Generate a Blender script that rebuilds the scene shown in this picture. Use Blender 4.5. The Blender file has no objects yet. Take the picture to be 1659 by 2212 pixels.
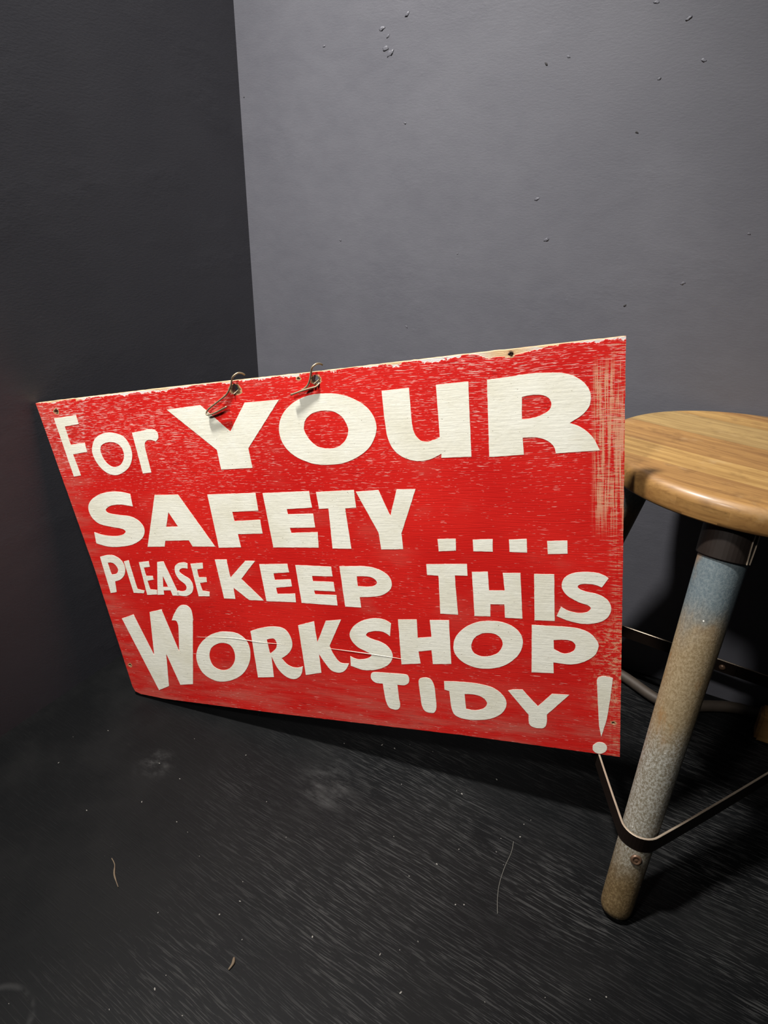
import bpy, bmesh, math, random
from mathutils import Vector, Matrix, noise
random.seed(4)
sc = bpy.context.scene
C = sc.collection

# ---------------------------------------------------------------- camera
cam = bpy.data.cameras.new('camera'); cam.sensor_fit = 'HORIZONTAL'; cam.sensor_width = 36.0
cam.lens = 1381/1659*36.0; cam.clip_start = 0.01
co = bpy.data.objects.new('camera', cam); C.objects.link(co); sc.camera = co
R_ = Vector((.873419, .486619, .018495)); D_ = Vector((.225299, -.370129, -.901247)); F_ = Vector((-.431718, .791332, -.432912))
co.matrix_world = Matrix(((R_.x, -D_.x, -F_.x, .829546), (R_.y, -D_.y, -F_.y, -.986848), (R_.z, -D_.z, -F_.z, .72), (0, 0, 0, 1)))

# ---------------------------------------------------------------- world, lights, exposure
w = bpy.data.worlds.new('world'); sc.world = w; w.use_nodes = True
w.node_tree.nodes['Background'].inputs[0].default_value = (.85, .9, 1, 1)
w.node_tree.nodes['Background'].inputs[1].default_value = 0.026
def lamp(name, loc, target, energy, color, size, angle, blend):
    l = bpy.data.lights.new(name, 'SPOT'); l.energy = energy; l.color = color
    l.shadow_soft_size = size; l.spot_size = math.radians(angle); l.spot_blend = blend
    o = bpy.data.objects.new(name, l); C.objects.link(o); o.location = loc
    o.rotation_euler = (Vector(target)-Vector(loc)).to_track_quat('-Z', 'Y').to_euler()
    return o
lamp('ceiling_spotlight', (.085, -.78, 2.30), (.30, -.30, .60), 415, (1, .98, .955), .08, 58, 1.0)
lamp('room_spotlight', (.20, -2.10, 2.25), (.30, -.30, .62), 195, (1, .975, .945), .10, 42, 1.0)
sc.view_settings.view_transform = 'Standard'; sc.view_settings.look = 'None'
sc.view_settings.gamma = 1; sc.view_settings.use_curve_mapping = False; sc.view_settings.exposure = 0.0

# ---------------------------------------------------------------- node helpers
class Mat:
    def __init__(s, name, rough=.5, spec=.5):
        s.m = bpy.data.materials.new(name); s.m.use_nodes = True; s.t = s.m.node_tree; s.n = s.t.nodes
        s.b = s.n['Principled BSDF']; s.b.inputs['Roughness'].default_value = rough
        s.b.inputs['Specular IOR Level'].default_value = spec
        s.tc = s.n.new('ShaderNodeTexCoord')
        s.P = s.tc.outputs['Object']
        sx = s.n.new('ShaderNodeSeparateXYZ'); s.t.links.new(s.P, sx.inputs[0]); s.X, s.Y, s.Z = sx.outputs
    def put(s, sock, v):
        if hasattr(v, 'is_output'): s.t.links.new(v, sock)
        elif isinstance(v, (tuple, list)): sock.default_value = tuple(v)+((1,) if len(v) == 3 and sock.type == 'RGBA' else ())
        else: sock.default_value = v
    def math(s, op, a, b=0.0, c=0.0, clamp=False):
        n = s.n.new('ShaderNodeMath'); n.operation = op; n.use_clamp = clamp
        for i, v in enumerate((a, b, c)): s.put(n.inputs[i], v)
        return n.outputs[0]
    def mul(s, a, b): return s.math('MULTIPLY', a, b)
    def add(s, a, b): return s.math('ADD', a, b)
    def noise(s, scale=(1, 1, 1), sc=1.0, detail=3, rough=.5, vec=None, off=(0, 0, 0), dist=0):
        mp = s.n.new('ShaderNodeMapping'); s.put(mp.inputs['Vector'], vec or s.P)
        mp.inputs['Scale'].default_value = scale; mp.inputs['Location'].default_value = off
        n = s.n.new('ShaderNodeTexNoise'); n.inputs['Scale'].default_value = sc; n.inputs['Detail'].default_value = detail
        n.inputs['Roughness'].default_value = rough; n.inputs['Distortion'].default_value = dist
        s.t.links.new(mp.outputs[0], n.inputs['Vector']); return n.outputs['Fac']
    def vor(s, sc, scale=(1, 1, 1), off=(0, 0, 0)):
        mp = s.n.new('ShaderNodeMapping'); s.t.links.new(s.P, mp.inputs['Vector']); mp.inputs['Scale'].default_value = scale; mp.inputs['Location'].default_value = off
        n = s.n.new('ShaderNodeTexVoronoi'); n.inputs['Scale'].default_value = sc
        s.t.links.new(mp.outputs[0], n.inputs['Vector']); return n.outputs['Distance']
    def step(s, v, lo, hi, a=0.0, b=1.0):
        n = s.n.new('ShaderNodeMapRange'); n.interpolation_type = 'SMOOTHSTEP'; s.put(n.inputs[0], v)
        for i, q in enumerate((lo, hi, a, b)): s.put(n.inputs[i+1], q)
        return n.outputs[0]
    def mix(s, f, a, b):
        n = s.n.new('ShaderNodeMix'); n.data_type = 'RGBA'; s.put(n.inputs[0], f); s.put(n.inputs[6], a); s.put(n.inputs[7], b)
        return n.outputs[2]
    def bump(s, h, strength=.3, dist=.001, base=None):
        n = s.n.new('ShaderNodeBump'); n.inputs['Strength'].default_value = strength; n.inputs['Distance'].default_value = dist
        s.t.links.new(h, n.inputs['Height'])
        if base: s.t.links.new(base, n.inputs['Normal'])
        return n.outputs[0]
    def done(s, col=None, rough=None, nrm=None, metal=None):
        if col is not None: s.put(s.b.inputs['Base Color'], col)
        if rough is not None: s.put(s.b.inputs['Roughness'], rough)
        if nrm is not None: s.put(s.b.inputs['Normal'], nrm)
        if metal is not None: s.put(s.b.inputs['Metallic'], metal)
        return s.m
    def blob(s, c, r, soft=.5):      # soft disc mask on the xy plane
        dx = s.math('SUBTRACT', s.X, c[0]); dy = s.math('SUBTRACT', s.Y, c[1])
        q = s.math('SQRT', s.add(s.mul(dx, dx), s.mul(dy, dy)))
        return s.step(q, r*soft, r, 1.0, 0.0)

# ---------------------------------------------------------------- object helpers
def obj(name, me, mat, parent=None, loc=None, smooth=False):
    if isinstance(me, bmesh.types.BMesh):
        bm = me; bmesh.ops.recalc_face_normals(bm, faces=bm.faces); me = bpy.data.meshes.new(name); bm.to_mesh(me); bm.free()
    if smooth:
        for p in me.polygons: p.use_smooth = True
    me.materials.clear(); me.materials.append(mat)
    o = bpy.data.objects.new(name, me); C.objects.link(o)
    if parent: o.parent = parent
    if loc: o.location = loc
    return o
def empty(name, loc):
    o = bpy.data.objects.new(name, None); C.objects.link(o); o.location = loc; o.empty_display_size = .05; return o
def tag(o, label, cat, group=None):
    o['label'] = label; o['category'] = cat
    if group: o['group'] = group
    return o
def struct(o, label, cat): o['kind'] = 'structure'; return tag(o, label, cat)
def box(bm, a, b):
    v = [bm.verts.new((x, y, z)) for x in (a[0], b[0]) for y in (a[1], b[1]) for z in (a[2], b[2])]
    for f in ((0, 1, 3, 2), (4, 6, 7, 5), (0, 4, 5, 1), (2, 3, 7, 6), (0, 2, 6, 4), (1, 5, 7, 3)): bm.faces.new([v[i] for i in f])
def smooth_path(pts, per=6):
    pts = [Vector(p) for p in pts]; out = []
    for i in range(len(pts)-1):
        p0 = pts[max(i-1, 0)]; p1 = pts[i]; p2 = pts[i+1]; p3 = pts[min(i+2, len(pts)-1)]
        for k in range(per):
            t = k/per
            out.append(.5*((2*p1)+(p2-p0)*t+(2*p0-5*p1+4*p2-p3)*t*t+(3*p1-p0-3*p2+p3)*t**3))
    out.append(pts[-1]); return out
def tube(bm, path, r, seg=8):
    rings = []; up = None
    for i, p in enumerate(path):
        t = (path[min(i+1, len(path)-1)]-path[max(i-1, 0)]).normalized()
        if up is None: up = t.orthogonal().normalized()
        up = (up-t*up.dot(t)).normalized(); s = t.cross(up)
        rr = r[i] if isinstance(r, list) else r
        rings.append([bm.verts.new(p+(up*math.cos(a)+s*math.sin(a))*rr) for a in (2*math.pi*k/seg for k in range(seg))])
    for a, b in zip(rings, rings[1:]):
        for k in range(seg): bm.faces.new((a[k], a[(k+1) % seg], b[(k+1) % seg], b[k]))
    bm.faces.new(rings[0][::-1]); bm.faces.new(rings[-1])
def lathe(bm, prof, seg=40, cap=True):
    rings = [[bm.verts.new((r*math.cos(2*math.pi*k/seg), r*math.sin(2*math.pi*k/seg), z)) for k in range(seg)] for r, z in prof]
    for a, b in zip(rings, rings[1:]):
        for k in range(seg): bm.faces.new((a[k], a[(k+1) % seg], b[(k+1) % seg], b[k]))
    if cap: bm.faces.new(rings[0][::-1]); bm.faces.new(rings[-1])

# ---------------------------------------------------------------- setting
def wall_mat(name, strength):
    m = Mat(name, .55, .35)
    roll = m.noise((150, 150, 420), 1, 4, .65)
    big = m.noise((6, 6, 8), 1, 4, .55); mid = m.noise((34, 34, 60), 1, 3, .6, off=(3, 1, 2))
    lump = m.step(m.vor(26, (1, 1, 1.2)), .0, .10, 1, 0)
    patch = m.step(m.noise((5, 5, 9), 1, 2, off=(7, 2, 1)), .48, .66)
    h = m.add(m.add(m.mul(roll, .32), m.mul(m.mul(mid, patch), .8)), m.add(m.mul(big, .9), m.mul(m.mul(lump, patch), .35)))
    base = m.mix(m.step(big, .3, .7), (.0780, .0772, .0890), (.0880, .0870, .0990))
    return m.done(base, m.step(mid, .3, .7, .50, .64), m.bump(h, strength, .0016))
WX, WY, WH = 2.2, 2.6, 2.7
bm = bmesh.new(); box(bm, (-.12, 0, 0), (WX, .12, WH))
wb = struct(obj('wall_back', bm, wall_mat('back_wall_paint', .34)), 'purple-grey painted wall with roller texture behind the sign and stool', 'wall')
bm = bmesh.new(); box(bm, (-.12, -WY, 0), (0, 0, WH))
struct(obj('wall_left', bm, wall_mat('left_wall_paint', .13)), 'dark side wall that the left end of the red sign leans on', 'wall')

def floor_mat():
    m = Mat('black_floor', .6, .10)
    warp = m.noise((3, 5, 1), 1, 3)
    yv = m.add(m.Y, m.mul(warp, .02)); cmb = m.n.new('ShaderNodeCombineXYZ')
    # grain runs a few degrees off the back wall
    m.put(cmb.inputs[0], m.add(m.X, m.mul(m.Y, -.06))); m.put(cmb.inputs[1], m.add(yv, m.mul(m.X, .07)))
    v = cmb.outputs[0]
    g1 = m.noise((36, 760, 1), 1, 3, .6, vec=v); g2 = m.noise((17, 430, 1), 1, 2, .5, vec=v, off=(4, 9, 0))
    lines = m.math('MAXIMUM', m.step(g1, .545, .64), m.mul(m.step(g2, .57, .66), .8))
    dens = m.step(m.noise((4, 7, 1), 1, 3, off=(1, 5, 0)), .38, .62, .25, 1)
    right = m.step(m.add(m.X, m.mul(m.noise((7, 7, 1), 1, 2), .16)), .36, .62, .04, 1)
    gm = m.mul(m.mul(lines, dens), right)
    dust = m.step(m.noise((1, 1, 1), 520, 1, .5), .74, .80); fine = m.step(m.noise((1, 1, 1), 9, 4, .6), .35, .75)
    scuff = m.math('MAXIMUM', m.mul(m.blob((.468, -.470), .065, .1), m.step(m.noise((22, 70, 1), 1, 5, .75), .38, .75)), m.mul(m.blob((.236, -.560), .035, .1), m.step(m.noise((40, 60, 1), 1, 4, .7), .4, .8)))
    rx = m.math('SUBTRACT', m.X, .345); ry = m.math('SUBTRACT', m.Y, -.868)
    q = m.math('SQRT', m.add(m.mul(rx, rx), m.mul(ry, ry)))
    ring = m.mul(m.step(m.math('ABSOLUTE', m.math('SUBTRACT', q, .036)), .0, .005, 1, 0), m.step(m.noise((40, 40, 1), 1, 3), .4, .6))
    base = m.mix(fine, (.0020, .0022, .0024), (.0042, .0042, .0042))
    base = m.mix(gm, base, (.031, .0306, .0295)); base = m.mix(m.mul(dust, .4), base, (.05, .048, .044))
    base = m.mix(m.mul(m.math('MAXIMUM', scuff, m.mul(ring, .5)), .5), base, (.06, .06, .058))
    h = m.add(m.mul(lines, -.5), m.mul(m.noise((1, 1, 1), 70, 3), .5))
    return m.done(base, m.add(m.step(fine, 0, 1, .50, .60), m.mul(gm, .15)), m.bump(h, .25, .0008))
bm = bmesh.new(); box(bm, (-.12, -WY, -.05), (WX, .12, 0))
struct(obj('floor', bm, floor_mat()), 'black painted wood-grain floor with dust and scuffs', 'floor')

def flat(name, col, rough=.6, spec=.4, metal=0):
    m = Mat(name, rough, spec); n = m.noise((1, 1, 1), 90, 3)
    return m.done(m.mix(n, tuple(c*.75 for c in col), tuple(c*1.25 for c in col)), None, m.bump(n, .15, .0005), metal)
M_wallbump = flat('wall_paint_bump', (.083, .082, .094), .5)
M_nick = flat('nick_dark', (.02, .018, .018), .8)
def bump_mesh(r, flatn, seed):
    b = bmesh.new(); bmesh.ops.create_icosphere(b, subdivisions=2, radius=1); rnd = random.Random(seed)
    for v in b.verts:
        k = 1+.75*noise.noise(v.co*1.7+Vector((seed, 0, 0)))
        v.co = Vector((v.co.x*r*k, v.co.y*r*flatn, v.co.z*r*k*.55))
    return b
# paint lumps and nicks in the back wall: (x, z, radius, dark)
for i, (x, z, r, dark) in enumerate([(0.2714, 0.9491, 0.006, 0), (0.2816, 0.9396, 0.004, 0), (0.2773, 0.9251, 0.007, 0), (0.2859, 0.9189, 0.007, 0), (0.3122, 0.9627, 0.005, 0), (0.1708, 0.9357, 0.003, 0), (0.5203, 0.891, 0.0028, 1), (0.5487, 0.8971, 0.003, 0), (0.6493, 0.8098, 0.0028, 1), (0.687, 0.9247, 0.0045, 0), (0.6471, 0.9439, 0.004, 0), (0.548, 0.6791, 0.005, 0), (0.5278, 0.7315, 0.004, 0), (0.6715, 0.5984, 0.003, 1), (0.7403, 0.6327, 0.004, 0), (0.327, 0.5355, 0.003, 0), (0.1964, 0.6649, 0.003, 0), (0.3134, 0.8308, 0.003, 0), (0.7121, 0.8824, 0.004, 0), (0.6652, 0.8666, 0.003, 0), (0.0088, 0.8777, 0.0016, 1), (0.4112, 0.654, 0.002, 0), (0.8046, 0.6958, 0.0025, 0)]):
    o = obj('nail_hole' if dark else 'paint_lump', bump_mesh(r*.75, .10 if dark else .05, i+1), M_nick if dark else M_wallbump, wb, (x, -.0002, z), True)
    o.rotation_euler = (0, random.uniform(-.8, .8), 0)

# ---------------------------------------------------------------- painted sign
LETTERS = [
 ('F',[[(8.3,454.2),(47.7,457.2),(48.3,444.8),(23.1,442.6),(23.6,416.7),(48.9,418.9),(48.6,405.9),(22.7,403.3),(25.5,372.3),(12.0,370.8)]]),
 ('o',[[(98.9,431.0,1),(116.4,425.1,1),(123.5,411.1,1),(121.9,396.2,1),(110.4,381.2,1),(88.9,372.0,1),(71.5,375.9,1),(60.2,389.4,1),(57.4,406.1,1),(67.0,422.3,1),(81.6,429.6,1)],[(99.9,417.2,1),(108.8,410.4,1),(109.0,397.7,1),(99.5,386.6,1),(85.6,383.6,1),(75.4,391.4,1),(71.9,404.5,1),(76.0,413.8,1),(87.5,418.1,1)]]),
 ('r',[[(132.4,429.5),(149.5,431.5),(158.3,432.9,1),(168.6,432.0,1),(172.8,426.8,1),(171.7,420.4),(166.6,416.5),(159.3,419.0,1),(151.8,417.9,1),(147.8,413.1,1),(147.0,407.0),(146.8,374.6),(132.4,373.5)]]),
 ('Y',[[(195.5,456.9),(246.5,460.0),(281.4,425.4),(309.6,459.7),(356.3,460.7),(302.1,403.4),(302.4,378.1),(256.1,376.6),(256.3,402.6)]]),
 ('O',[[(417.5,464.3,1),(433.2,462.6,1),(449.5,456.7,1),(462.5,448.1,1),(470.8,437.0,1),(473.5,424.0,1),(469.3,410.6,1),(459.6,397.7,1),(443.5,387.6,1),(426.2,381.6,1),(407.8,379.8,1),(388.7,381.2,1),(370.4,388.0,1),(356.6,398.6,1),(349.7,412.0,1),(349.5,426.4,1),(355.5,440.4,1),(367.1,451.7,1),(382.4,459.8,1),(399.7,464.0,1)],[(414.2,444.8,1),(424.2,442.9,1),(432.1,437.5,1),(436.7,429.7,1),(438.4,421.4,1),(434.6,411.1,1),(426.7,403.7,1),(417.2,400.0,1),(405.1,400.1,1),(395.0,403.3,1),(387.2,411.4,1),(382.8,420.8,1),(383.0,427.9,1),(387.1,436.1,1),(395.7,442.0,1),(405.2,444.5,1)]]),
 ('U',[[(484.8,463.2),(516.5,464.7),(515.8,436.8),(515.6,424.9,1),(517.1,414.2,1),(522.4,406.2,1),(529.6,404.0,1),(537.1,405.2,1),(545.7,408.5),(546.8,466.0),(581.9,467.3),(579.1,385.4),(545.2,384.8),(545.7,389.8),(535.1,384.6,1),(523.9,381.9,1),(511.6,382.7,1),(498.3,388.3,1),(489.6,397.5,1),(485.1,410.0,1),(484.3,422.2,1),(484.2,435.6)]]),
 ('R',[[(601.7,467.7),(627.8,469.5),(648.0,471.2,1),(667.6,470.5,1),(680.2,468.7,1),(690.6,464.3,1),(698.1,457.8,1),(702.8,450.1,1),(703.7,442.0,1),(701.7,434.0,1),(695.3,426.3,1),(683.0,418.4),(691.7,414.9,1),(700.4,408.3,1),(706.4,400.7,1),(710.0,393.2,1),(711.9,388.7),(668.7,386.6),(666.9,393.5,1),(662.5,399.0,1),(655.5,402.8,1),(646.3,404.8,1),(635.2,404.5),(635.6,386.1),(598.6,384.5)],[(636.4,447.9),(646.1,449.3,1),(657.1,448.5,1),(663.4,444.8,1),(665.6,439.0,1),(664.1,433.9,1),(658.4,429.5,1),(650.2,426.2,1),(642.0,424.8,1),(635.3,424.6)]]),
 ('S',[[(101.8,344.5),(100.5,326.1),(81.7,328.8,1),(63.6,327.5,1),(51.8,321.7,1),(54.4,316.1,1),(70.7,313.4,1),(93.1,310.6,1),(106.3,301.9,1),(109.4,290.5,1),(100.7,277.6,1),(80.9,268.0,1),(57.0,263.8,1),(35.7,263.7,1),(15.7,268.3),(18.2,285.9),(32.8,281.9,1),(53.6,280.5,1),(69.6,283.4,1),(75.5,288.7,1),(69.0,292.5,1),(52.5,294.8,1),(32.8,299.2,1),(22.4,308.7,1),(20.3,321.6,1),(27.2,333.1,1),(41.8,341.8,1),(61.5,347.2,1),(83.7,347.8,1)]]),
 ('A',[[(142.3,342.6),(180.4,343.2),(219.9,268.2),(183.3,267.5),(179.5,276.7),(140.1,275.1),(136.4,266.3),(106.7,265.0)],[(157.6,317.9),(167.6,296.9),(147.7,296.1)]]),
 ('F',[[(226.7,343.0),(299.2,344.9),(298.2,320.7),(258.9,318.9),(259.1,306.0),(298.0,308.3),(297.5,288.8),(259.9,287.4),(260.5,268.3),(225.4,266.9)]]),
 ('E',[[(309.4,344.5),(374.7,346.8),(375.1,325.2),(339.6,323.1),(339.6,316.1),(375.0,317.1),(374.9,298.5),(339.0,297.5),(339.6,290.4),(377.0,292.2),(374.6,270.9),(309.3,269.5)]]),
 ('T',[[(384.0,345.6),(434.3,347.8),(434.0,325.4),(419.5,324.3),(419.5,270.5),(393.8,270.1),(397.2,324.2),(384.4,323.4)]]),
 ('Y',[[(436.5,345.6),(465.6,347.6),(476.3,314.8),(488.2,348.2),(511.2,348.3),(487.6,292.6),(487.3,271.8),(458.9,270.7),(458.5,292.8)]]),
 ('.',[[(531.2,286.0),(553.1,286.9),(552.3,271.7),(531.2,270.2)]]),
 ('.',[[(573.1,286.1),(596.1,287.4),(595.1,271.6),(572.8,271.4)]]),
 ('.',[[(614.5,287.0),(634.2,288.5),(634.0,271.6),(614.4,271.8)]]),
 ('.',[[(656.3,286.3),(677.9,287.3),(677.8,271.6),(656.6,270.4)]]),
 ('P',[[(14.8,246.4),(29.7,249.9,1),(42.9,249.0,1),(52.7,241.8,1),(55.5,231.1,1),(50.8,218.9,1),(40.6,210.5,1),(29.4,206.9),(26.3,188.8),(14.1,186.3)],[(26.2,237.6),(35.2,237.3,1),(40.7,231.6,1),(41.0,225.1,1),(35.8,219.8,1),(26.6,217.9)]]),
 ('L',[[(56.6,240.4),(65.9,242.7),(67.1,195.9),(79.3,193.9),(76.4,189.3),(58.0,189.2)]]),
 ('E',[[(83.5,240.1),(101.3,242.4),(101.1,233.5),(89.9,231.8),(89.8,218.4),(101.4,218.9),(101.2,212.9),(89.8,210.6),(90.3,196.6),(102.1,196.2),(100.3,188.8),(82.0,186.9)]]),
 ('A',[[(116.2,241.5),(127.3,242.9),(139.9,189.1),(127.6,188.4),(126.3,196.8),(113.9,196.1),(112.8,189.1),(100.9,188.2)],[(119.5,219.7),(123.7,202.3),(114.9,201.8)]]),
 ('S',[[(167.5,241.6),(165.8,233.1),(158.1,233.6,1),(152.4,231.7,1),(150.6,227.0,1),(156.1,222.4,1),(164.7,216.4,1),(167.7,207.1,1),(163.8,196.6,1),(154.5,190.1,1),(144.4,188.7,1),(135.6,190.3),(139.5,197.5),(145.4,196.3,1),(152.1,198.2,1),(155.6,202.6,1),(154.1,208.5,1),(146.2,215.6,1),(142.6,225.4,1),(144.7,235.2,1),(151.3,240.6,1),(160.7,242.8,1)]]),
 ('E',[[(172.4,240.8),(192.9,243.1),(191.7,234.3),(181.4,232.8),(180.9,220.3),(193.3,220.9),(192.5,213.5),(180.6,211.5),(181.4,199.3),(192.7,198.2),(191.1,190.9),(172.6,189.8)]]),
 ('K',[[(214.3,248.8),(233.3,249.6),(232.7,222.2),(262.0,248.4),(277.3,248.9),(249.8,221.0),(277.9,189.2),(254.7,188.6),(234.1,206.6),(232.9,189.0),(214.6,188.8)]]),
 ('E',[[(282.6,244.2),(324.9,246.3),(325.5,234.0),(301.6,231.7),(301.6,221.7),(325.6,223.8),(325.6,213.3),(301.2,210.1),(301.3,200.6),(328.1,202.7),(327.0,189.5),(281.9,188.6)]]),
 ('E',[[(336.5,245.0),(387.5,244.6),(387.4,230.7),(358.1,230.2),(357.9,222.6),(387.3,222.7),(387.4,208.9),(357.1,209.0),(357.7,203.2),(388.2,203.8),(387.6,188.4),(335.4,189.1)]]),
 ('P',[[(399.2,245.7),(431.0,246.9),(444.2,245.6,1),(456.9,240.7,1),(464.7,233.3,1),(466.8,224.1,1),(463.2,215.4,1),(452.5,207.7,1),(438.5,204.2,1),(420.7,202.7),(420.6,187.6),(398.2,187.5)],[(421.0,232.5),(435.0,232.8,1),(443.6,230.4,1),(447.1,225.2,1),(443.8,220.6,1),(434.4,218.3,1),(420.4,218.2)]]),
 ('T',[[(514.1,252.7),(563.8,254.8),(563.4,239.4),(548.0,239.2),(547.7,222.2),(547.6,185.8),(525.2,185.8),(527.8,238.0),(513.7,238.3)]]),
 ('H',[[(569.0,244.5),(587.9,245.8),(587.6,221.2),(606.0,222.0),(605.1,244.6),(625.3,245.7),(624.8,185.7),(604.4,185.4),(604.6,203.5),(588.0,202.8),(586.9,186.0),(567.7,185.5)]]),
 ('I',[[(640.6,245.0),(662.8,245.6),(661.5,185.3),(638.7,184.6)]]),
 ('S',[[(720.4,243.0),(713.4,231.6),(706.0,234.5,1),(696.1,235.2,1),(688.9,233.2,1),(688.6,229.4,1),(696.0,225.6,1),(708.7,222.9,1),(718.6,216.8,1),(723.0,207.8,1),(721.4,197.4,1),(714.3,189.2,1),(702.7,184.8,1),(689.6,184.0,1),(674.9,187.2,1),(663.9,192.0),(669.1,204.3),(676.7,199.9,1),(686.9,197.7,1),(695.9,198.8,1),(701.2,203.3,1),(699.1,207.9,1),(688.6,211.6,1),(677.1,218.6,1),(670.8,228.5,1),(672.5,239.6,1),(680.6,246.7,1),(693.4,249.7,1),(707.5,249.4,1),(715.8,246.5,1)]]),
 ('W',[[(20.6,142.9),(45.5,151.6),(62.5,81.2),(77.2,157.8),(100.3,163.9),(111.9,93.0),(121.1,129.1,1),(123.0,140.7,1),(120.8,146.4,1),(113.6,146.3),(121.9,158.6,1),(133.7,171.2,1),(145.4,173.9,1),(153.2,167.8,1),(153.0,154.1,1),(150.5,145.0),(121.0,35.1),(96.6,30.8),(86.3,85.9),(73.8,25.9),(51.9,15.7)]]),
 ('O',[[(203.1,134.5,1),(222.7,132.8,1),(235.6,121.7,1),(237.5,103.0,1),(229.9,81.8,1),(212.8,61.5,1),(186.6,48.0,1),(162.8,46.5,1),(144.5,58.8,1),(139.9,82.1,1),(149.3,103.9,1),(167.9,121.6,1),(186.4,131.0,1)],[(196.0,114.9,1),(206.5,111.4,1),(210.3,99.3,1),(206.3,84.0,1),(194.4,70.8,1),(179.6,66.8,1),(167.1,73.1,1),(164.9,89.2,1),(171.4,103.6,1),(184.0,112.3,1)]]),
 ('R',[[(245.5,138.6),(262.4,144.7,1),(284.5,149.1,1),(300.7,146.6,1),(308.2,134.4,1),(307.8,119.3,1),(299.0,106.6,1),(286.7,97.6),(295.3,87.4,1),(307.3,84.2,1),(318.4,87.6),(312.5,72.5,1),(301.5,64.7,1),(289.0,66.5,1),(277.5,78.8,1),(271.0,99.4),(267.5,64.1),(240.7,60.5)],[(269.2,126.8),(280.4,129.5,1),(283.9,122.6,1),(280.7,113.2,1),(269.7,103.8)]]),
 ('K',[[(323.4,153.8),(348.7,161.9),(348.0,129.5),(366.3,163.9),(389.0,167.4),(365.6,125.4),(369.2,112.5,1),(377.1,100.0,1),(390.2,99.5),(382.7,88.0,1),(372.7,83.0,1),(361.5,85.7,1),(353.4,97.6,1),(347.2,110.4),(345.6,80.0),(320.3,73.4)]]),
 ('S',[[(458.6,167.0),(454.6,147.6),(448.4,152.6,1),(437.8,154.1,1),(426.6,151.6,1),(421.4,146.6,1),(426.8,142.0,1),(440.3,138.0,1),(450.2,131.3,1),(455.0,119.8,1),(450.3,107.4,1),(439.8,98.5,1),(424.8,92.8,1),(408.5,91.6,1),(392.1,96.1),(393.7,111.3),(404.4,107.6,1),(417.6,110.2,1),(424.8,116.1,1),(419.1,120.7,1),(407.2,126.6,1),(399.2,137.0,1),(398.3,147.2,1),(405.7,158.8,1),(419.6,168.2,1),(435.7,172.7,1),(449.4,172.0,1)]]),
 ('H',[[(468.7,173.4),(493.7,175.2),(492.2,148.3),(510.5,151.2),(510.7,175.6),(535.2,177.1),(532.7,113.5),(508.3,110.7),(508.6,131.6),(491.1,128.0),(491.8,109.9),(465.3,105.9)]]),
 ('O',[[(584.9,179.7,1),(600.9,179.1,1),(614.8,172.8,1),(622.9,161.4,1),(622.7,146.5,1),(615.1,131.6,1),(600.6,118.6,1),(583.7,112.0,1),(565.2,111.0,1),(548.7,117.3,1),(539.3,128.2,1),(537.8,140.8,1),(542.4,154.8,1),(554.5,168.1,1),(570.0,176.8,1)],[(582.1,162.8,1),(591.8,161.7,1),(598.6,154.7,1),(599.0,146.3,1),(593.5,136.2,1),(583.3,130.1,1),(571.5,128.7,1),(562.7,133.3,1),(560.5,142.8,1),(565.0,153.8,1),(573.8,160.8,1)]]),
 ('P',[[(635.3,178.0),(668.8,178.4),(686.6,177.4,1),(699.7,172.3,1),(707.6,163.1,1),(709.5,155.3,1),(705.3,143.1,1),(693.4,132.8,1),(678.2,127.6,1),(658.6,128.4),(658.2,113.2),(632.3,111.7)],[(659.5,159.4),(671.4,160.9,1),(680.3,159.5,1),(684.1,153.9,1),(681.3,146.3,1),(670.9,141.7,1),(659.6,147.1)]]),
 ('T',[[(419.5,77.7,1),(419.7,84.8,1),(424.6,89.3,1),(446.6,90.4,1),(466.9,90.9,1),(472.7,88.4,1),(472.6,79.3,1),(466.4,73.6,1),(455.7,72.9),(455.4,53.2,1),(455.7,40.6,1),(452.7,33.6,1),(446.4,31.6,1),(439.1,34.2,1),(435.9,44.4,1),(435.0,61.5,1),(435.1,72.3),(425.2,72.6,1)]]),
 ('I',[[(486.0,80.8,1),(488.5,86.3,1),(495.6,88.9,1),(502.9,87.1,1),(506.8,77.2,1),(507.0,59.7,1),(506.5,43.7,1),(503.1,35.1,1),(497.5,33.1,1),(490.0,35.2,1),(486.4,44.6,1),(486.0,62.4,1)]]),
 ('D',[[(520.7,86.0),(537.6,87.3,1),(560.1,87.5,1),(582.0,84.0,1),(594.8,74.4,1),(599.3,61.8,1),(594.1,47.7,1),(580.6,36.5,1),(561.1,30.6,1),(541.7,29.9,1),(530.4,34.8,1),(526.9,46.0,1),(526.5,60.7,1),(526.2,71.5),(520.1,72.9)],[(546.2,69.4),(558.8,70.0,1),(568.9,67.1,1),(574.4,59.6,1),(570.4,50.8,1),(558.7,45.6,1),(546.5,46.1)]]),
 ('Y',[[(602.2,81.4),(610.3,84.1,1),(620.1,84.9),(637.9,62.4),(655.4,82.9),(675.8,84.1),(648.3,51.1),(647.9,39.9,1),(645.7,32.4,1),(640.7,29.2,1),(630.9,29.6,1),(626.1,34.7,1),(625.9,48.0)]]),
 ('!',[[(707.3,109.2),(709.9,113.6,1),(717.0,115.3,1),(725.1,113.6),(721.9,81.6),(718.4,54.0),(711.9,27.2),(709.5,42.8),(708.6,68.3)]]),
 ('.',[[(718.5,11.4,1),(717.4,6.7,1),(714.3,3.1,1),(710.1,1.1,1),(705.9,1.7,1),(702.7,4.5,1),(701.7,8.6,1),(702.8,13.3,1),(706.0,16.9,1),(710.2,18.8,1),(714.3,18.2,1),(717.4,15.5,1)]]),
]
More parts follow.
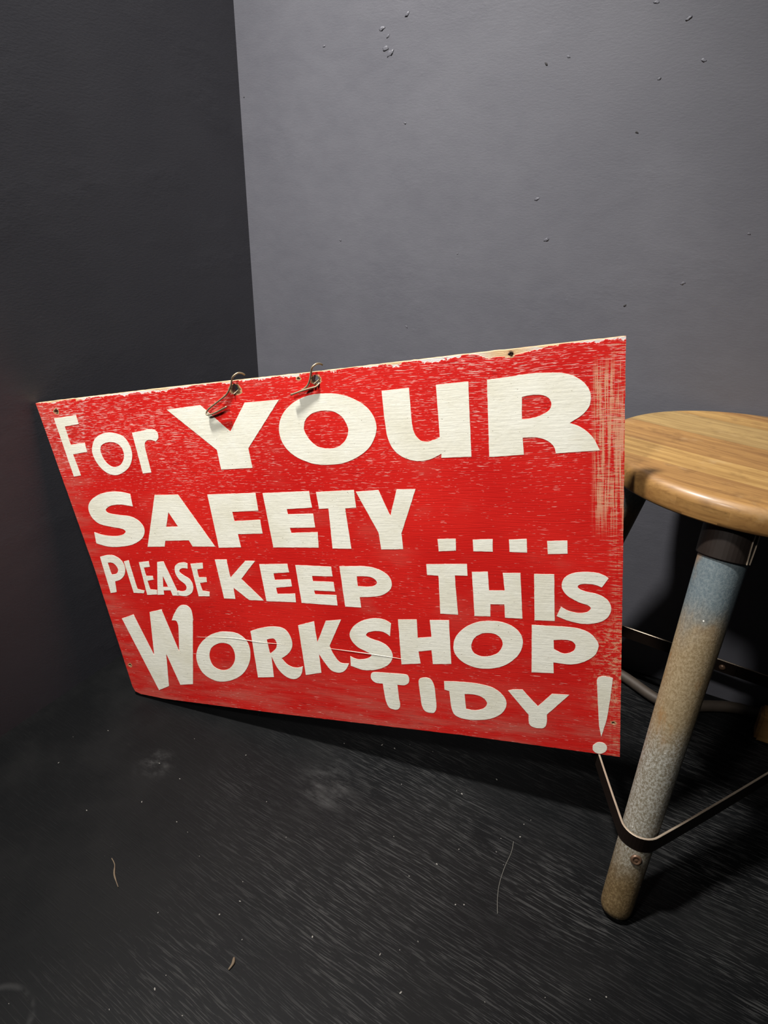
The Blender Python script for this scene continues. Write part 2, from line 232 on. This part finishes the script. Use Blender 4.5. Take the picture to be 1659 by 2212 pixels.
BOARD = [(-15.8,476.5),(-2.9,226.6),(-0.1,17.0),(2.4,7.5),(12.1,3.3),(56.4,-0.1),(260.6,-0.5),(538.7,2.8),(733.3,-0.0),(735.0,281.9),(736.0,499.6),(580.0,495.0),(396.2,488.7),(195.5,483.7)]
HOLES = [[(300.2,483.8),(304.0,480.4),(304.7,474.8),(300.7,469.5),(297.7,471.0),(296.5,476.9)],
 [(406.3,486.4),(410.5,484.8),(412.4,480.4),(410.2,476.8),(405.4,475.0),(403.7,479.5)],
 [(20.2,463.5),(17.4,462.1),(15.1,461.5),(12.6,462.3),(12.9,463.9),(13.5,465.5),(16.8,466.0),(19.0,465.2)],
 [(387.7,483.3),(387.2,482.4),(385.9,482.1),(385.0,482.6),(384.2,483.5),(385.1,484.4),(386.4,484.6),(387.8,484.2)],
 [(629.8,491.3),(629.4,489.8),(627.4,489.3),(625.8,490.1),(624.3,491.8),(625.6,493.2),(627.6,493.7),(629.9,492.9)],
 [(10.3,58.0),(9.5,56.5),(7.4,55.7),(6.1,56.2),(5.0,57.4),(6.7,59.0),(8.7,59.7),(10.7,59.4)],
 [(727.3,49.7),(727.3,48.3),(725.8,47.6),(724.5,47.9),(723.7,49.2),(724.7,50.7),(725.8,51.4),(727.0,51.0)]]
WIRES = [[(311.6,490.8,-9),(310.5,493.7,-5),(307.7,494.7,0),(302.9,491.7,3),(299.3,486.9,2),(296.3,480.7,2),(288.5,471.5,2),(275.2,463.6,3),(261.9,456.6,3),(256.4,452.4,3),(255.4,449.1,4),(259.1,448.3,4),(269.4,450.7,4),(286.9,457.1,5)],
 [(297.4,470.4,1),(303.2,474.9,-3),(305.0,478.0,-8)],
 [(414.2,495.3,-9),(413.4,497.2,-5),(411.3,497.9,0),(407.5,495.3,3),(404.4,490.0,2),(401.1,481.2,2),(396.5,474.6,2),(388.8,469.9,3),(382.7,468.0,3)],
 [(375.6,466.2,5),(388.7,469.5,4),(399.4,471.6,3),(407.8,473.2,2),(411.3,476.5,-1),(412.2,479.4,-8)],
 [(404.6,475.7,1),(410.8,480.3,-2),(410.3,482.6,-8)]]
RIDGES = [[(144.9,120.4),(210.9,124.4),(255.9,121.4),(305.7,121.3)],[(349.6,121.5),(397.1,119.3),(442.7,116.4),(483.6,112.7)]]
SIGN = [[0.969643, 0.183523, 0.161594], [-0.166068, 0.009174, 0.986072], [0.179484, -0.982973, 0.039373], [0.100426, -0.475417, 0.0005]]

def outline(pts, step=5):
    n = len(pts); out = []
    def V2(p): return Vector((p[0], p[1]))
    for i in range(n):
        a, b = pts[i], pts[(i+1) % n]; sa, sb = len(a) > 2, len(b) > 2
        p1, p2 = V2(a), V2(b)
        if not sa and not sb: out.append(p1); continue
        p0 = V2(pts[i-1]) if sa else p1-(p2-p1)*.5
        p3 = V2(pts[(i+2) % n]) if sb else p2+(p2-p1)*.5
        for k in range(step):
            t = k/step
            out.append(.5*((2*p1)+(p2-p0)*t+(2*p0-5*p1+4*p2-p3)*t*t+(3*p1-p0-3*p2+p3)*t**3))
    return out
def fill_mesh(name, loops, z0, z1):
    cu = bpy.data.curves.new(name, 'CURVE'); cu.dimensions = '2D'; cu.fill_mode = 'BOTH'; cu.extrude = (z1-z0)/2
    for lp in loops:
        s = cu.splines.new('POLY'); s.points.add(len(lp)-1); s.use_cyclic_u = True
        for q, p in zip(s.points, lp): q.co = (p[0]*.001, p[1]*.001, 0, 1)
    o = bpy.data.objects.new(name, cu); C.objects.link(o)
    dg = bpy.context.evaluated_depsgraph_get(); me = bpy.data.meshes.new_from_object(o.evaluated_get(dg))
    bpy.data.objects.remove(o); bpy.data.curves.remove(cu)
    for v in me.vertices: v.co.z += (z0+z1)/2
    me.name = name; return me

HOLE_MARKS = [(sum(p[0] for p in h)/len(h)*.001, sum(p[1] for p in h)/len(h)*.001, max((Vector(p)-Vector(h[0])).length for p in h)*.0005) for h in HOLES]
_tl, _tr, _br = Vector(BOARD[0])*.001, Vector(BOARD[10])*.001, Vector(BOARD[8])*.001
_b = (_tr.y-_tl.y)/(_tr.x-_tl.x); _r = (_tr.x-_br.x)/(_tr.y-_br.y)
EDGE = (_tl.y-_b*_tl.x, _b, -_tl.x/_tl.y, _br.x-_r*_br.y, _r)     # lines of the top, left and right edge
def board_mat():
    m = Mat('worn_red_paint', .42, .45)
    u, v = m.X, m.Y
    top = m.math('SUBTRACT', m.add(EDGE[0], m.mul(u, EDGE[1])), v)          # distance below the top edge
    left = m.add(u, m.mul(v, EDGE[2])); right = m.math('SUBTRACT', m.add(EDGE[3], m.mul(v, EDGE[4])), u)
    wob = m.noise((9, 14, 1), 1, 3); vv = m.n.new('ShaderNodeCombineXYZ')
    m.put(vv.inputs[0], u); m.put(vv.inputs[1], m.add(v, m.mul(wob, .010))); P = vv.outputs[0]
    g1 = m.noise((62, 900, 1), 1, 2, .5, vec=P); g2 = m.noise((110, 1300, 1), 1, 2, .5, vec=P, off=(3, 8, 0)); g3 = m.noise((34, 620, 1), 1, 2, .6, vec=P, off=(9, 2, 0))
    area = m.noise((5.5, 9, 1), 1, 3, .5, off=(2.3, .7, 0))
    hi = m.step(top, .02, .26, .07, 0)                                 # denser cracking in the upper half
    th = m.math('SUBTRACT', m.math('SUBTRACT', .762, m.mul(area, .15)), hi)
    thw = m.add(th, .05)
    s1 = m.step(g1, th, thw); s2 = m.step(g2, m.add(th, .015), m.add(thw, .02)); s3 = m.mul(m.step(g3, m.add(th, .03), m.add(thw, .06)), .7)
    streak = m.math('MAXIMUM', s1, m.math('MAXIMUM', s2, s3))
    red = m.mix(m.step(m.noise((7, 10, 1), 1, 4), .3, .7), (.56, .0105, .0080), (.66, .017, .012))
    fade_a = m.mul(m.step(v, .10, .01), 1); fade = m.mul(m.math('MAXIMUM', m.step(v, .13, .005), m.step(left, .085, .0)), m.step(m.noise((11, 60, 1), 1, 4, .65, off=(5, 5, 0)), .36, .72))
    fade2 = m.mul(m.step(m.noise((10, 18, 1), 1, 3, off=(1, 9, 0)), .54, .72), .22)
    red = m.mix(m.math('MAXIMUM', m.mul(fade, .75), fade2), red, (.52, .115, .085))
    col = m.mix(m.mul(streak, .80), red, (.78, .47, .40))
    # dark hairline cracks
    dk = m.mul(m.step(m.noise((40, 600, 1), 1, 2, vec=P, off=(1, 4, 3)), .64, .70), m.step(area, .42, .6))
    col = m.mix(m.mul(dk, .55), col, (.13, .004, .006))
    # rubbed bare wood down the right edge
    vs = m.noise((520, 14, 1), 1, 3, .65, vec=m.P); hs = m.noise((60, 620, 1), 1, 2, .6, vec=m.P, off=(2, 0, 0))
    band = m.mul(m.step(right, .033, .025), m.mul(m.step(v, .285, .335), m.step(top, .012, .04)))
    band2 = m.mul(m.step(right, .018, .004), .75)
    low = m.mul(m.mul(m.step(right, .044, .006), m.step(v, .215, .16)), m.mul(m.step(v, .05, .085), .92))
    rub = m.math('MAXIMUM', m.mul(band, m.step(m.add(m.mul(vs, .65), m.mul(hs, .35)), .44, .56)), m.math('MAXIMUM', m.mul(band2, m.step(m.add(m.mul(hs, .7), m.mul(vs, .3)), .52, .60)), m.mul(low, m.step(m.noise((130, 200, 1), 1, 4, .7), .5, .6))))
    col = m.mix(m.mul(rub, .85), col, (.66, .33, .19))
    fr = m.mul(m.step(right, .05, .0), m.step(m.noise((60, 480, 1), 1, 2, .6, off=(6, 1, 0)), .60, .68))
    col = m.mix(m.mul(fr, .8), col, (.70, .36, .28))
    # paint lost along the top edge
    lim = m.step(m.noise((42, 42, 1), 1, 4, .65), .42, .80, .0004, .0085); spot = m.blob((HOLE_MARKS[4][0]-.004, HOLE_MARKS[4][1]+.008), .042, .2)
    chip = m.step(top, m.add(lim, m.mul(spot, .006)), m.add(m.add(lim, m.mul(spot, .006)), -.0012), 0, 1)
    col = m.mix(chip, col, m.mix(m.math('MAXIMUM', spot, m.step(m.noise((30, 200, 1), 1, 3), .5, .65)), (.70, .66, .62), (.66, .44, .23)))
    tl = m.mul(m.mul(m.blob((.02, .46), .13, .1), m.step(m.noise((70, 420, 1), 1, 3, .6, off=(8, 3, 0)), .55, .66)), .8)
    col = m.mix(tl, col, (.74, .55, .50))
    for hx, hy, hr in HOLE_MARKS:
        nz = m.mul(m.math('SUBTRACT', m.noise((160, 260, 1), 1, 3), .5), .008); dx = m.math('SUBTRACT', u, hx); dy = m.mul(m.math('SUBTRACT', v, hy), 1.3)
        rr = m.add(m.math('SQRT', m.add(m.mul(dx, dx), m.mul(dy, dy))), nz)
        col = m.mix(m.step(rr, hr+.0022, hr+.0010, 0, 1), col, (.55, .33, .17)); col = m.mix(m.step(rr, hr*1.15, hr*.9, 0, .85), col, (.045, .022, .012))
    # raw plywood on the edges
    nx = m.n.new('ShaderNodeSeparateXYZ'); m.t.links.new(m.tc.outputs['Normal'], nx.inputs[0])
    side = m.step(m.math('ABSOLUTE', nx.outputs[2]), .6, .4, 0, 1)
    ply = m.mix(m.step(m.noise((60, 60, 900), 1, 2), .45, .6), (.60, .40, .23), (.34, .19, .10))
    isbot = m.step(nx.outputs[1], -.3, -.6, 0, 1); isrt = m.step(m.math('ABSOLUTE', nx.outputs[0]), .5, .8, 0, .7)
    ply = m.mix(m.math('MAXIMUM', m.mul(isbot, .6), isrt), ply, (.42, .06, .045))
    back = m.step(nx.outputs[2], -.5, -.7, 0, 1)
    col = m.mix(side, col, ply); col = m.mix(back, col, (.30, .19, .10))
    h = m.add(m.add(m.mul(streak, -.6), m.mul(g3, .8)), m.add(m.mul(chip, -1.0), m.mul(rub, -.4)))
    return m.done(col, m.add(.40, m.mul(m.math('MAXIMUM', rub, chip), .3)), m.bump(h, .38, .0007))
def cream_mat():
    m = Mat('cream_letter_paint', .45, .45)
    n = m.noise((18, 18, 1), 1, 4, .6); sp = m.step(m.noise((1, 1, 1), 330, 2, .55), .69, .75)
    g = m.noise((40, 420, 1), 1, 3, .6); g2 = m.step(m.noise((30, 520, 1), 1, 2, off=(5, 1, 0)), .68, .73)
    col = m.mix(m.step(n, .35, .7), (.85, .83, .715), (.77, .74, .60)); col = m.mix(m.mul(sp, .65), col, (.28, .24, .15))
    st = m.step(m.noise((11, 11, 1), 1, 5, .7, off=(3, 3, 3)), .66, .78); col = m.mix(m.mul(st, .35), col, (.40, .37, .28))
    col = m.mix(m.mul(g2, .35), col, (.45, .38, .28))
    h = m.add(m.mul(g, .8), m.add(m.mul(sp, -.5), m.mul(m.noise((1, 1, 1), 160, 3), .7)))
    return m.done(col, .45, m.bump(h, .35, .0006))
sign = empty('painted_sign', (0, 0, 0))
U, V, N, O = [Vector(q) for q in SIGN]
sign.matrix_world = Matrix(((U.x, V.x, N.x, O.x), (U.y, V.y, N.y, O.y), (U.z, V.z, N.z, O.z), (0, 0, 0, 1)))
tag(sign, 'red hand-painted wooden workshop safety sign with cream lettering, leaning between wall and stool', 'sign')
T = .0065
bl = []
for i, p in enumerate(BOARD):                                           # slightly ragged sawn edges
    a, b = Vector(p), Vector(BOARD[(i+1) % len(BOARD)]); L = (b-a).length; k = max(1, int(L/5)); nr = Vector((-(b-a).y, (b-a).x)).normalized()
    for j in range(k):
        q = a+(b-a)*j/k
        bl.append(q+nr*(.45*noise.noise(Vector((q.x*.15, q.y*.15, 3)))) if j else q)
obj('board', fill_mesh('board', [bl]+[[Vector(q) for q in h] for h in HOLES], -T, 0), board_mat(), sign)
M_cream = cream_mat()
for i, (ch, loops) in enumerate(LETTERS):
    if ch == '.': nm = 'painted_dot'
    elif ch == '!': nm = 'painted_exclamation_mark'
    else: nm = 'painted_letter'
    lps = []
    for lp in loops:
        o = outline(lp); d = []
        for k, q in enumerate(o):                                       # brush wobble along straight strokes
            nx = o[(k+1) % len(o)]; m_ = max(1, int((nx-q).length/4))
            for j in range(m_):
                t = q+(nx-q)*j/m_
                d.append(t+Vector((noise.noise(Vector((t.x*.3, t.y*.3, 1))), noise.noise(Vector((t.x*.3, t.y*.3, 7)))))*.28)
        lps.append(d)
    lo = obj(nm, fill_mesh(nm, lps, -.0001, .0002), M_cream, sign)
    if ch.isalpha(): lo['label'] = 'cream painted letter '+ch
M_wire = flat('aged_wire', (.30, .235, .15), .42, .5, .55)
for grp in ((0, 1), (2, 3, 4)):
    bm = bmesh.new()
    for k in grp: tube(bm, smooth_path([(a*.001, b*.001, c*.001) for a, b, c in WIRES[k]]), .0011, 8)
    o = obj('wire_hook', bm, M_wire, sign, smooth=True); o['label'] = 'bent brownish wire hook through a hole in the board'
M_nail = flat('rusty_nail_stub', (.05, .028, .018), .6, .4, .3)
for k in (4, 6):
    bm = bmesh.new(); lathe(bm, [(HOLE_MARKS[k][2]*.75, -.0055), (HOLE_MARKS[k][2]*.75, -.0022), (HOLE_MARKS[k][2]*.4, -.0014)], 12)
    obj('nail_stub', bm, M_nail, sign, (HOLE_MARKS[k][0], HOLE_MARKS[k][1], 0))
M_ridge = flat('lifted_paint_glint', (.72, .66, .54), .4)  # raised paint, its whitish highlight put into the colour
for r in RIDGES:
    bm = bmesh.new(); pts = smooth_path([(a*.001, b*.001, .0002) for a, b in r], 5)
    tube(bm, pts, [-.00005+.00048*math.sin(math.pi*(i+.3)/(len(pts)-.4)) for i in range(len(pts))], 6)
    obj('paint_ridge', bm, M_ridge, sign, smooth=True)

# ---------------------------------------------------------------- stool
AX, AY, ZS = .8762, -.1727, .473
stool = empty('three_legged_stool', (AX, AY, 0))
tag(stool, 'three-legged stool with round wooden seat and worn blue-grey legs beside the red sign', 'stool')
SR, ST = .1745, .0285
def wood_mat(name, a, b, c, seed):
    m = Mat(name, .42, .4)
    m.b.inputs['Coat Weight'].default_value = .16; m.b.inputs['Coat Roughness'].default_value = .22
    wv = m.noise((5, 16, 16), 1, 3, off=(seed, 0, 0)); cb = m.n.new('ShaderNodeCombineXYZ')
    m.put(cb.inputs[0], m.X); m.put(cb.inputs[1], m.add(m.Y, m.mul(wv, .02))); m.put(cb.inputs[2], m.Z)
    g = m.noise((6, 95, 60), 1, 5, .62, vec=cb.outputs[0], off=(seed, seed*2, 0)); f = m.noise((24, 420, 240), 1, 3, .6, vec=cb.outputs[0], off=(seed, 1, 0))
    col = m.mix(m.step(g, .30, .70), a, b); col = m.mix(m.mul(m.step(f, .48, .72), .55), col, c)
    pit = m.step(m.noise((70, 200, 200), 1, 2, off=(seed, 4, 0)), .70, .78); col = m.mix(m.mul(pit, .5), col, tuple(q*.5 for q in c))
    worn = m.mul(m.step(m.noise((22, 22, 40), 1, 4, .65, off=(2, seed, 0)), .58, .75), .35); mot = m.step(m.noise((30, 30, 55), 1, 4, .65, off=(seed, 6, 0)), .52, .70); col = m.mix(m.mul(mot, .4), col, tuple(q*.8 for q in c)); col = m.mix(worn, col, (.36, .25, .13))
    return m.done(col, m.step(g, .3, .7, .36, .50), m.bump(m.add(m.mul(f, .5), g), .12, .0005))
WM = [wood_mat('oiled_wood_%s' % n_, a, b, c, s) for n_, a, b, c, s in (
    ('golden', (.24, .13, .038), (.36, .215, .070), (.17, .085, .024), 1.3), ('tan', (.22, .135, .048), (.32, .21, .078), (.16, .09, .030), 4.7),
    ('brown', (.19, .092, .028), (.29, .155, .048), (.13, .06, .018), 8.2), ('dark', (.12, .062, .025), (.21, .115, .042), (.07, .034, .013), 6.1))]
prof = [(SR-.004, -ST), (SR-.0012, -ST+.0006), (SR-.0002, -ST+.0022), (SR, -ST+.005), (SR, -.011), (SR-.0012, -.0065), (SR-.004, -.003), (SR-.008, -.0008), (SR-.013, 0)]
sd = math.radians(-15.4)
bm = bmesh.new(); lathe(bm, [(SR-.03, -ST-.004), (SR-.03, -ST+.012)], 48)
M_under = flat('seat_underside', (.10, .06, .03), .7)
seat = obj('seat', bm, M_under, stool, (0, 0, ZS)); seat.rotation_euler = (0, 0, sd)
seat['label'] = 'round oiled wooden seat glued up from staves'
cuts = [-.2, -.115, -.062, .012, .052, .092, .128, .150, .2]
kinds = [2, 0, 2, 1, 1, 0, 2, 3]
# local y of the staves: negative is towards the room
for i in range(len(cuts)-1):
    bm = bmesh.new(); lathe(bm, prof, 128)
    for y, sgn in ((cuts[i]+.00008, 1), (cuts[i+1]-.00008, -1)):
        res = bmesh.ops.bisect_plane(bm, geom=bm.verts[:]+bm.edges[:]+bm.faces[:], plane_co=(0, y, 0), plane_no=(0, sgn, 0), clear_inner=True)
        ed = [e for e in res['geom_cut'] if isinstance(e, bmesh.types.BMEdge)]
        if ed: bmesh.ops.edgeloop_fill(bm, edges=ed)
    o = obj('stave', bm, WM[kinds[i]], seat)
    for p in o.data.polygons: p.use_smooth = abs(p.normal.z) < .97 and abs(p.normal.y) < .99 or False
def leg_mat():
    m = Mat('worn_leg_paint', .55, .4)
    z = m.add(m.Z, m.mul(m.math('SUBTRACT', m.noise((22, 22, 9), 1, 4, .6), .5), .10)); n = m.noise((26, 26, 12), 1, 5, .65); sp = m.noise((1, 1, .8), 420, 5, .75)
    col = m.mix(m.step(z, .03, .10), m.mix(m.step(sp, .42, .62), (.075, .048, .020), (.135, .092, .042)), m.mix(m.step(sp, .40, .60), (.105, .085, .055), (.19, .175, .14)))
    grey = m.mix(m.step(sp, .40, .62), (.125, .105, .072), (.27, .26, .225))
    col = m.mix(m.mul(m.step(z, .05, .12), m.step(z, .26, .20)), col, grey)
    tan = m.mix(m.step(sp, .38, .62), (.155, .110, .056), (.235, .18, .105)); tan = m.mix(m.step(n, .52, .66), tan, (.19, .105, .038))
    col = m.mix(m.mul(m.step(z, .19, .25), m.step(z, .40, .33)), col, tan)
    blue = m.mix(m.step(sp, .35, .65), (.075, .100, .112), (.125, .150, .155)); blue = m.mix(m.step(m.noise((18, 18, 18), 1, 3, off=(4, 4, 1)), .60, .72), blue, (.17, .11, .065))
    edge = m.step(m.math('ABSOLUTE', m.math('SUBTRACT', m.noise((9, 9, 5), 1, 3, off=(2, 7, 0)), .5)), .06, .02, 0, .8)
    bl_ = m.math('MAXIMUM', m.step(z, .32, .385), m.mul(m.step(z, .14, .2), m.mul(m.step(m.noise((24, 24, 7), 1, 3, off=(9, 1, 0)), .58, .66), .7)))
    col = m.mix(bl_, col, blue)
    dot = m.step(m.vor(95), .10, .06, 0, 1); rare = m.step(m.noise((1, 1, 1), 60, 1, off=(1, 1, 1)), .58, .62)
    col = m.mix(m.mul(m.mul(dot, rare), .9), col, (.75, .73, .66))
    return m.done(col, m.step(sp, .3, .7, .42, .65), m.bump(m.add(sp, m.mul(n, .6)), .4, .001))
M_leg = leg_mat()
M_iron = flat('dark_brown_iron', (.016, .0095, .0065), .45, .5, .6)
M_irontop = flat('lit_iron_edge', (.34, .27, .20), .42, .5, .45)  # pale tone paints in the light caught by the strap's top edge
M_collar = flat('rusty_collar', (.013, .008, .0055), .6, .4, .3)
M_screw = flat('rusty_screw', (.13, .075, .045), .4, .5, .5)
LEGS = [(96.0, .280, .1375), (209.2, .248, .1375), (337.5, .204, .1375)]
ringpts = []
for ang, rf, rt in LEGS:
    a = -math.radians(ang); dr = Vector((math.cos(a), math.sin(a), 0))
    foot = dr*rf+Vector((0, 0, .006)); topp = dr*rt+Vector((0, 0, ZS-ST)); ax = (topp-foot).normalized(); L = (topp-foot).length
    q = ax.to_track_quat('Z', 'X').to_matrix().to_4x4(); mat = Matrix.Translation(foot) @ q
    bm = bmesh.new(); pf = [(.006, -.0048), (.0115, -.0045), (.0155, -.0015), (.0172, .004), (.0176, .012)]
    for k in range(1, 13): pf.append((.0176+(.0242-.0176)*k/12, .012+(L-.012)*k/12))
    lathe(bm, pf, 40); leg = obj('leg', bm, M_leg, stool, smooth=True); leg.matrix_local = mat
    # metal socket under the seat
    bm = bmesh.new(); lathe(bm, [(.0255, L-.043), (.0262, L-.042), (.0268, L-.004), (.034, L-.0025), (.034, L+.0015), (.02, L+.0015)], 40)
    obj('collar', bm, M_collar, leg, smooth=False)
    bm = bmesh.new()
    for side in (-1, 1):
        dl = q.to_3x3().inverted() @ (Matrix.Rotation(math.radians(62), 3, ax) @ dr); a2 = math.atan2(dl.y, dl.x)+side*.09
        tube(bm, smooth_path([(.0266*math.cos(a2), .0266*math.sin(a2), L-.042), (.0268*math.cos(a2+side*.05), .0268*math.sin(a2+side*.05), L-.02), (.0268*math.cos(a2), .0268*math.sin(a2), L-.004)], 3), .0008, 6)
    obj('collar_seam', bm, M_irontop, leg)
    zc = .105; t = (zc-.006)/ax.z; c = foot+ax*t; ringpts.append((a, Vector((c.x, c.y, zc)), .0176+(.0242-.0176)*t/L, leg, mat, ax))
# flat iron strap that runs round all three legs
RZ0, RZ1, TH = .095, .115, .0024
path = []
n = len(ringpts)
for i in range(n):
    a, c, r, *_ = ringpts[i]; ap, cp = ringpts[i-1][:2]; an, cn = ringpts[(i+1) % n][:2]
    r = r*1.05+.0006
    def outward(d):
        o_ = Vector((d.y, -d.x, 0)).normalized(); return o_ if o_.dot(c) > 0 else -o_
    n1 = outward(c-cp); n2 = outward(cn-c)
    a1 = math.atan2(n1.y, n1.x); a2 = math.atan2(n2.y, n2.x); da = (a2-a1+math.pi) % (2*math.pi)-math.pi
    for k in range(13):
        t = a1+da*k/12; path.append(Vector((c.x+r*math.cos(t), c.y+r*math.sin(t), 0)))
    b0 = c+n2*r; b1 = cn+n2*(ringpts[(i+1) % n][2]*1.05+.0006)
    bow = (.003, .0, .002)[i]
    for k in range(1, 12):
        t = k/12; path.append(b0.lerp(b1, t)*1+n2*bow*math.sin(math.pi*t)**.8-Vector((0, 0, b0.lerp(b1, t).z)))
bm = bmesh.new(); m_ = len(path); rows = []
for i, p in enumerate(path):
    tng = (path[(i+1) % m_]-path[i-1]).normalized(); nn = Vector((tng.y, -tng.x, 0))
    if nn.dot(p) < 0: nn = -nn
    rows.append([bm.verts.new((q.x, q.y, z)) for q, z in ((p, RZ0), (p+nn*TH, RZ0), (p+nn*TH, RZ1-.0004), (p+nn*TH*.8, RZ1), (p+nn*TH*.2, RZ1), (p, RZ1-.0004))])
for i in range(m_):
    A, B_ = rows[i], rows[(i+1) % m_]
    for k in range(6): bm.faces.new((A[k], A[(k+1) % 6], B_[(k+1) % 6], B_[k]))
strap = obj('strap_ring', bm, M_iron, stool); strap['label'] = 'flat dark iron strap bent round the three legs'
strap.data.materials.append(M_irontop)
for p in strap.data.polygons:
    if p.normal.z > .5: p.material_index = 1  # upward faces get the painted-in light tone
# lap joint where the strap ends overlap, with its rivet
b0 = path[12+12*1+1+11]; 
def strap_at(i): return path[i % m_]
for (a, c, r, leg, mat, ax), sgn in zip(ringpts, (1, 1, 1)):
    out = Vector((math.cos(a), math.sin(a), 0)); out = (out-ax*out.dot(ax)).normalized()
    base = c-ax*.027
    rt_ = Matrix.Rotation(math.radians(20), 3, ax) @ out
    p = base+rt_*(r-.0006); q = rt_.to_track_quat('Z', 'X').to_matrix().to_4x4()
    bm = bmesh.new(); lathe(bm, [(.0058, -.003), (.0060, .0008), (.0050, .0019), (.0036, .0020), (.0030, .0010), (.0022, .0012), (.0012, .0017), (.0003, .0018)], 20)
    o = obj('screw', bm, M_screw, leg, smooth=True); o.matrix_local = mat.inverted() @ Matrix.Translation(p) @ q
sidx = 13+11
pa, pb = path[sidx+13+4], path[sidx+13+7]
tg = (pb-pa).normalized(); nn = Vector((tg.y, -tg.x, 0)); nn = nn if nn.dot(pa) > 0 else -nn
bm = bmesh.new(); inner = [pa-nn*.0004, pb-nn*.0004]
vs = [bm.verts.new((q.x, q.y, z)) for q in (pa-nn*.0024, pb-nn*.0024, pb-nn*.0001, pa-nn*.0001) for z in (RZ0+.001, RZ1-.0012)]
for f in ((0, 1, 3, 2), (2, 3, 5, 4), (4, 5, 7, 6), (6, 7, 1, 0), (1, 7, 5, 3), (0, 2, 4, 6)): bm.faces.new([vs[i] for i in f])
lap = obj('strap_lap', bm, M_iron, strap)
bm = bmesh.new(); lathe(bm, [(.0048, 0), (.0045, .0016), (.0028, .0028), (.0004, .0032)], 16)
rv = obj('rivet', bm, M_screw, strap, smooth=True)
pc = pa.lerp(pb, .8); rv.matrix_local = Matrix.Translation((pc.x-nn.x*.0022, pc.y-nn.y*.0022, .105)) @ (-nn).to_track_quat('Z', 'X').to_matrix().to_4x4()

# ---------------------------------------------------------------- things on the floor behind the stool
M_bar = flat('dull_brown_bar', (.045, .034, .025), .6, .4, .2)
bm = bmesh.new(); tube(bm, smooth_path([(.735, -.018, .009), (.785, -.040, .009), (.838, -.068, .009), (.875, -.064, .009), (.915, -.040, .009), (.955, -.024, .009), (1.02, -.020, .009)], 5), .009, 12)
tag(obj('bent_bar', bm, M_bar, smooth=True), 'dull brown bent bar on the floor along the wall behind the stool', 'bar')
M_block = wood_mat('brown_block_wood', (.10, .05, .016), (.15, .08, .025), (.07, .03, .01), 3.1)
bm = bmesh.new(); box(bm, (-.018, -.016, 0), (.030, .016, .050)); bmesh.ops.bevel(bm, geom=bm.edges[:], offset=.004, segments=2, affect='EDGES')
tag(obj('wooden_block', bm, M_block, loc=(.995, -.062, 0)), 'small brown wooden block on the floor behind the stool, beside the bent bar', 'block')

# ---------------------------------------------------------------- litter on the floor
M_thread = flat('pale_thread', (.11, .105, .09), .8); M_straw = flat('dry_straw', (.11, .08, .05), .8); M_fleck = flat('pale_fleck', (.20, .19, .17), .8)
bm = bmesh.new(); tube(bm, smooth_path([(.718, -.424, .0009), (.7205, -.440, .0008), (.720, -.462, .0008), (.7215, -.485, .0008), (.7255, -.503, .0008), (.732, -.521, .0008)], 5), .0003, 6)
tag(obj('thread', bm, M_thread, smooth=True), 'thin pale thread lying on the black floor in front of the stool', 'thread')
bm = bmesh.new(); tube(bm, smooth_path([(.302, -.690, .0012), (.312, -.694, .0012), (.322, -.703, .0011), (.338, -.711, .001)], 4), [.0006]*6+[.0010]*4+[.0005]*3, 6)
tag(obj('straw', bm, M_straw, smooth=True), 'short dry tan straw bit on the floor below the sign', 'straw')
bm = bmesh.new(); tube(bm, smooth_path([(.506, -.704, .0014), (.509, -.709, .0014), (.509, -.716, .0012)], 4), [.0010, .0013, .0016, .0018, .0017, .0014, .0012, .0010, .0008], 6)
tag(obj('wood_shaving', bm, M_straw, smooth=True), 'tiny curled wood shaving on the bare black floor', 'shaving')
bm = bmesh.new(); rnd = random.Random(9)
for k in range(110):
    x = rnd.uniform(.05, .95); y = -rnd.uniform(.33, .95); s = rnd.choice((.0004, .0005, .0006, .0009))
    if x > .75 and y > -.5: continue
    res = bmesh.ops.create_icosphere(bm, subdivisions=1, radius=s); e = rnd.uniform(1, 2.6); a = rnd.uniform(0, 3.14)
    bmesh.ops.transform(bm, matrix=Matrix.Translation((x, y, s*.45)) @ Matrix.Rotation(a, 4, 'Z') @ Matrix.Diagonal((e, 1, .5, 1)), verts=res['verts'])
o = tag(obj('dust_flecks', bm, M_fleck), 'pale dust flecks scattered over the black floor', 'dust'); o['kind'] = 'stuff'
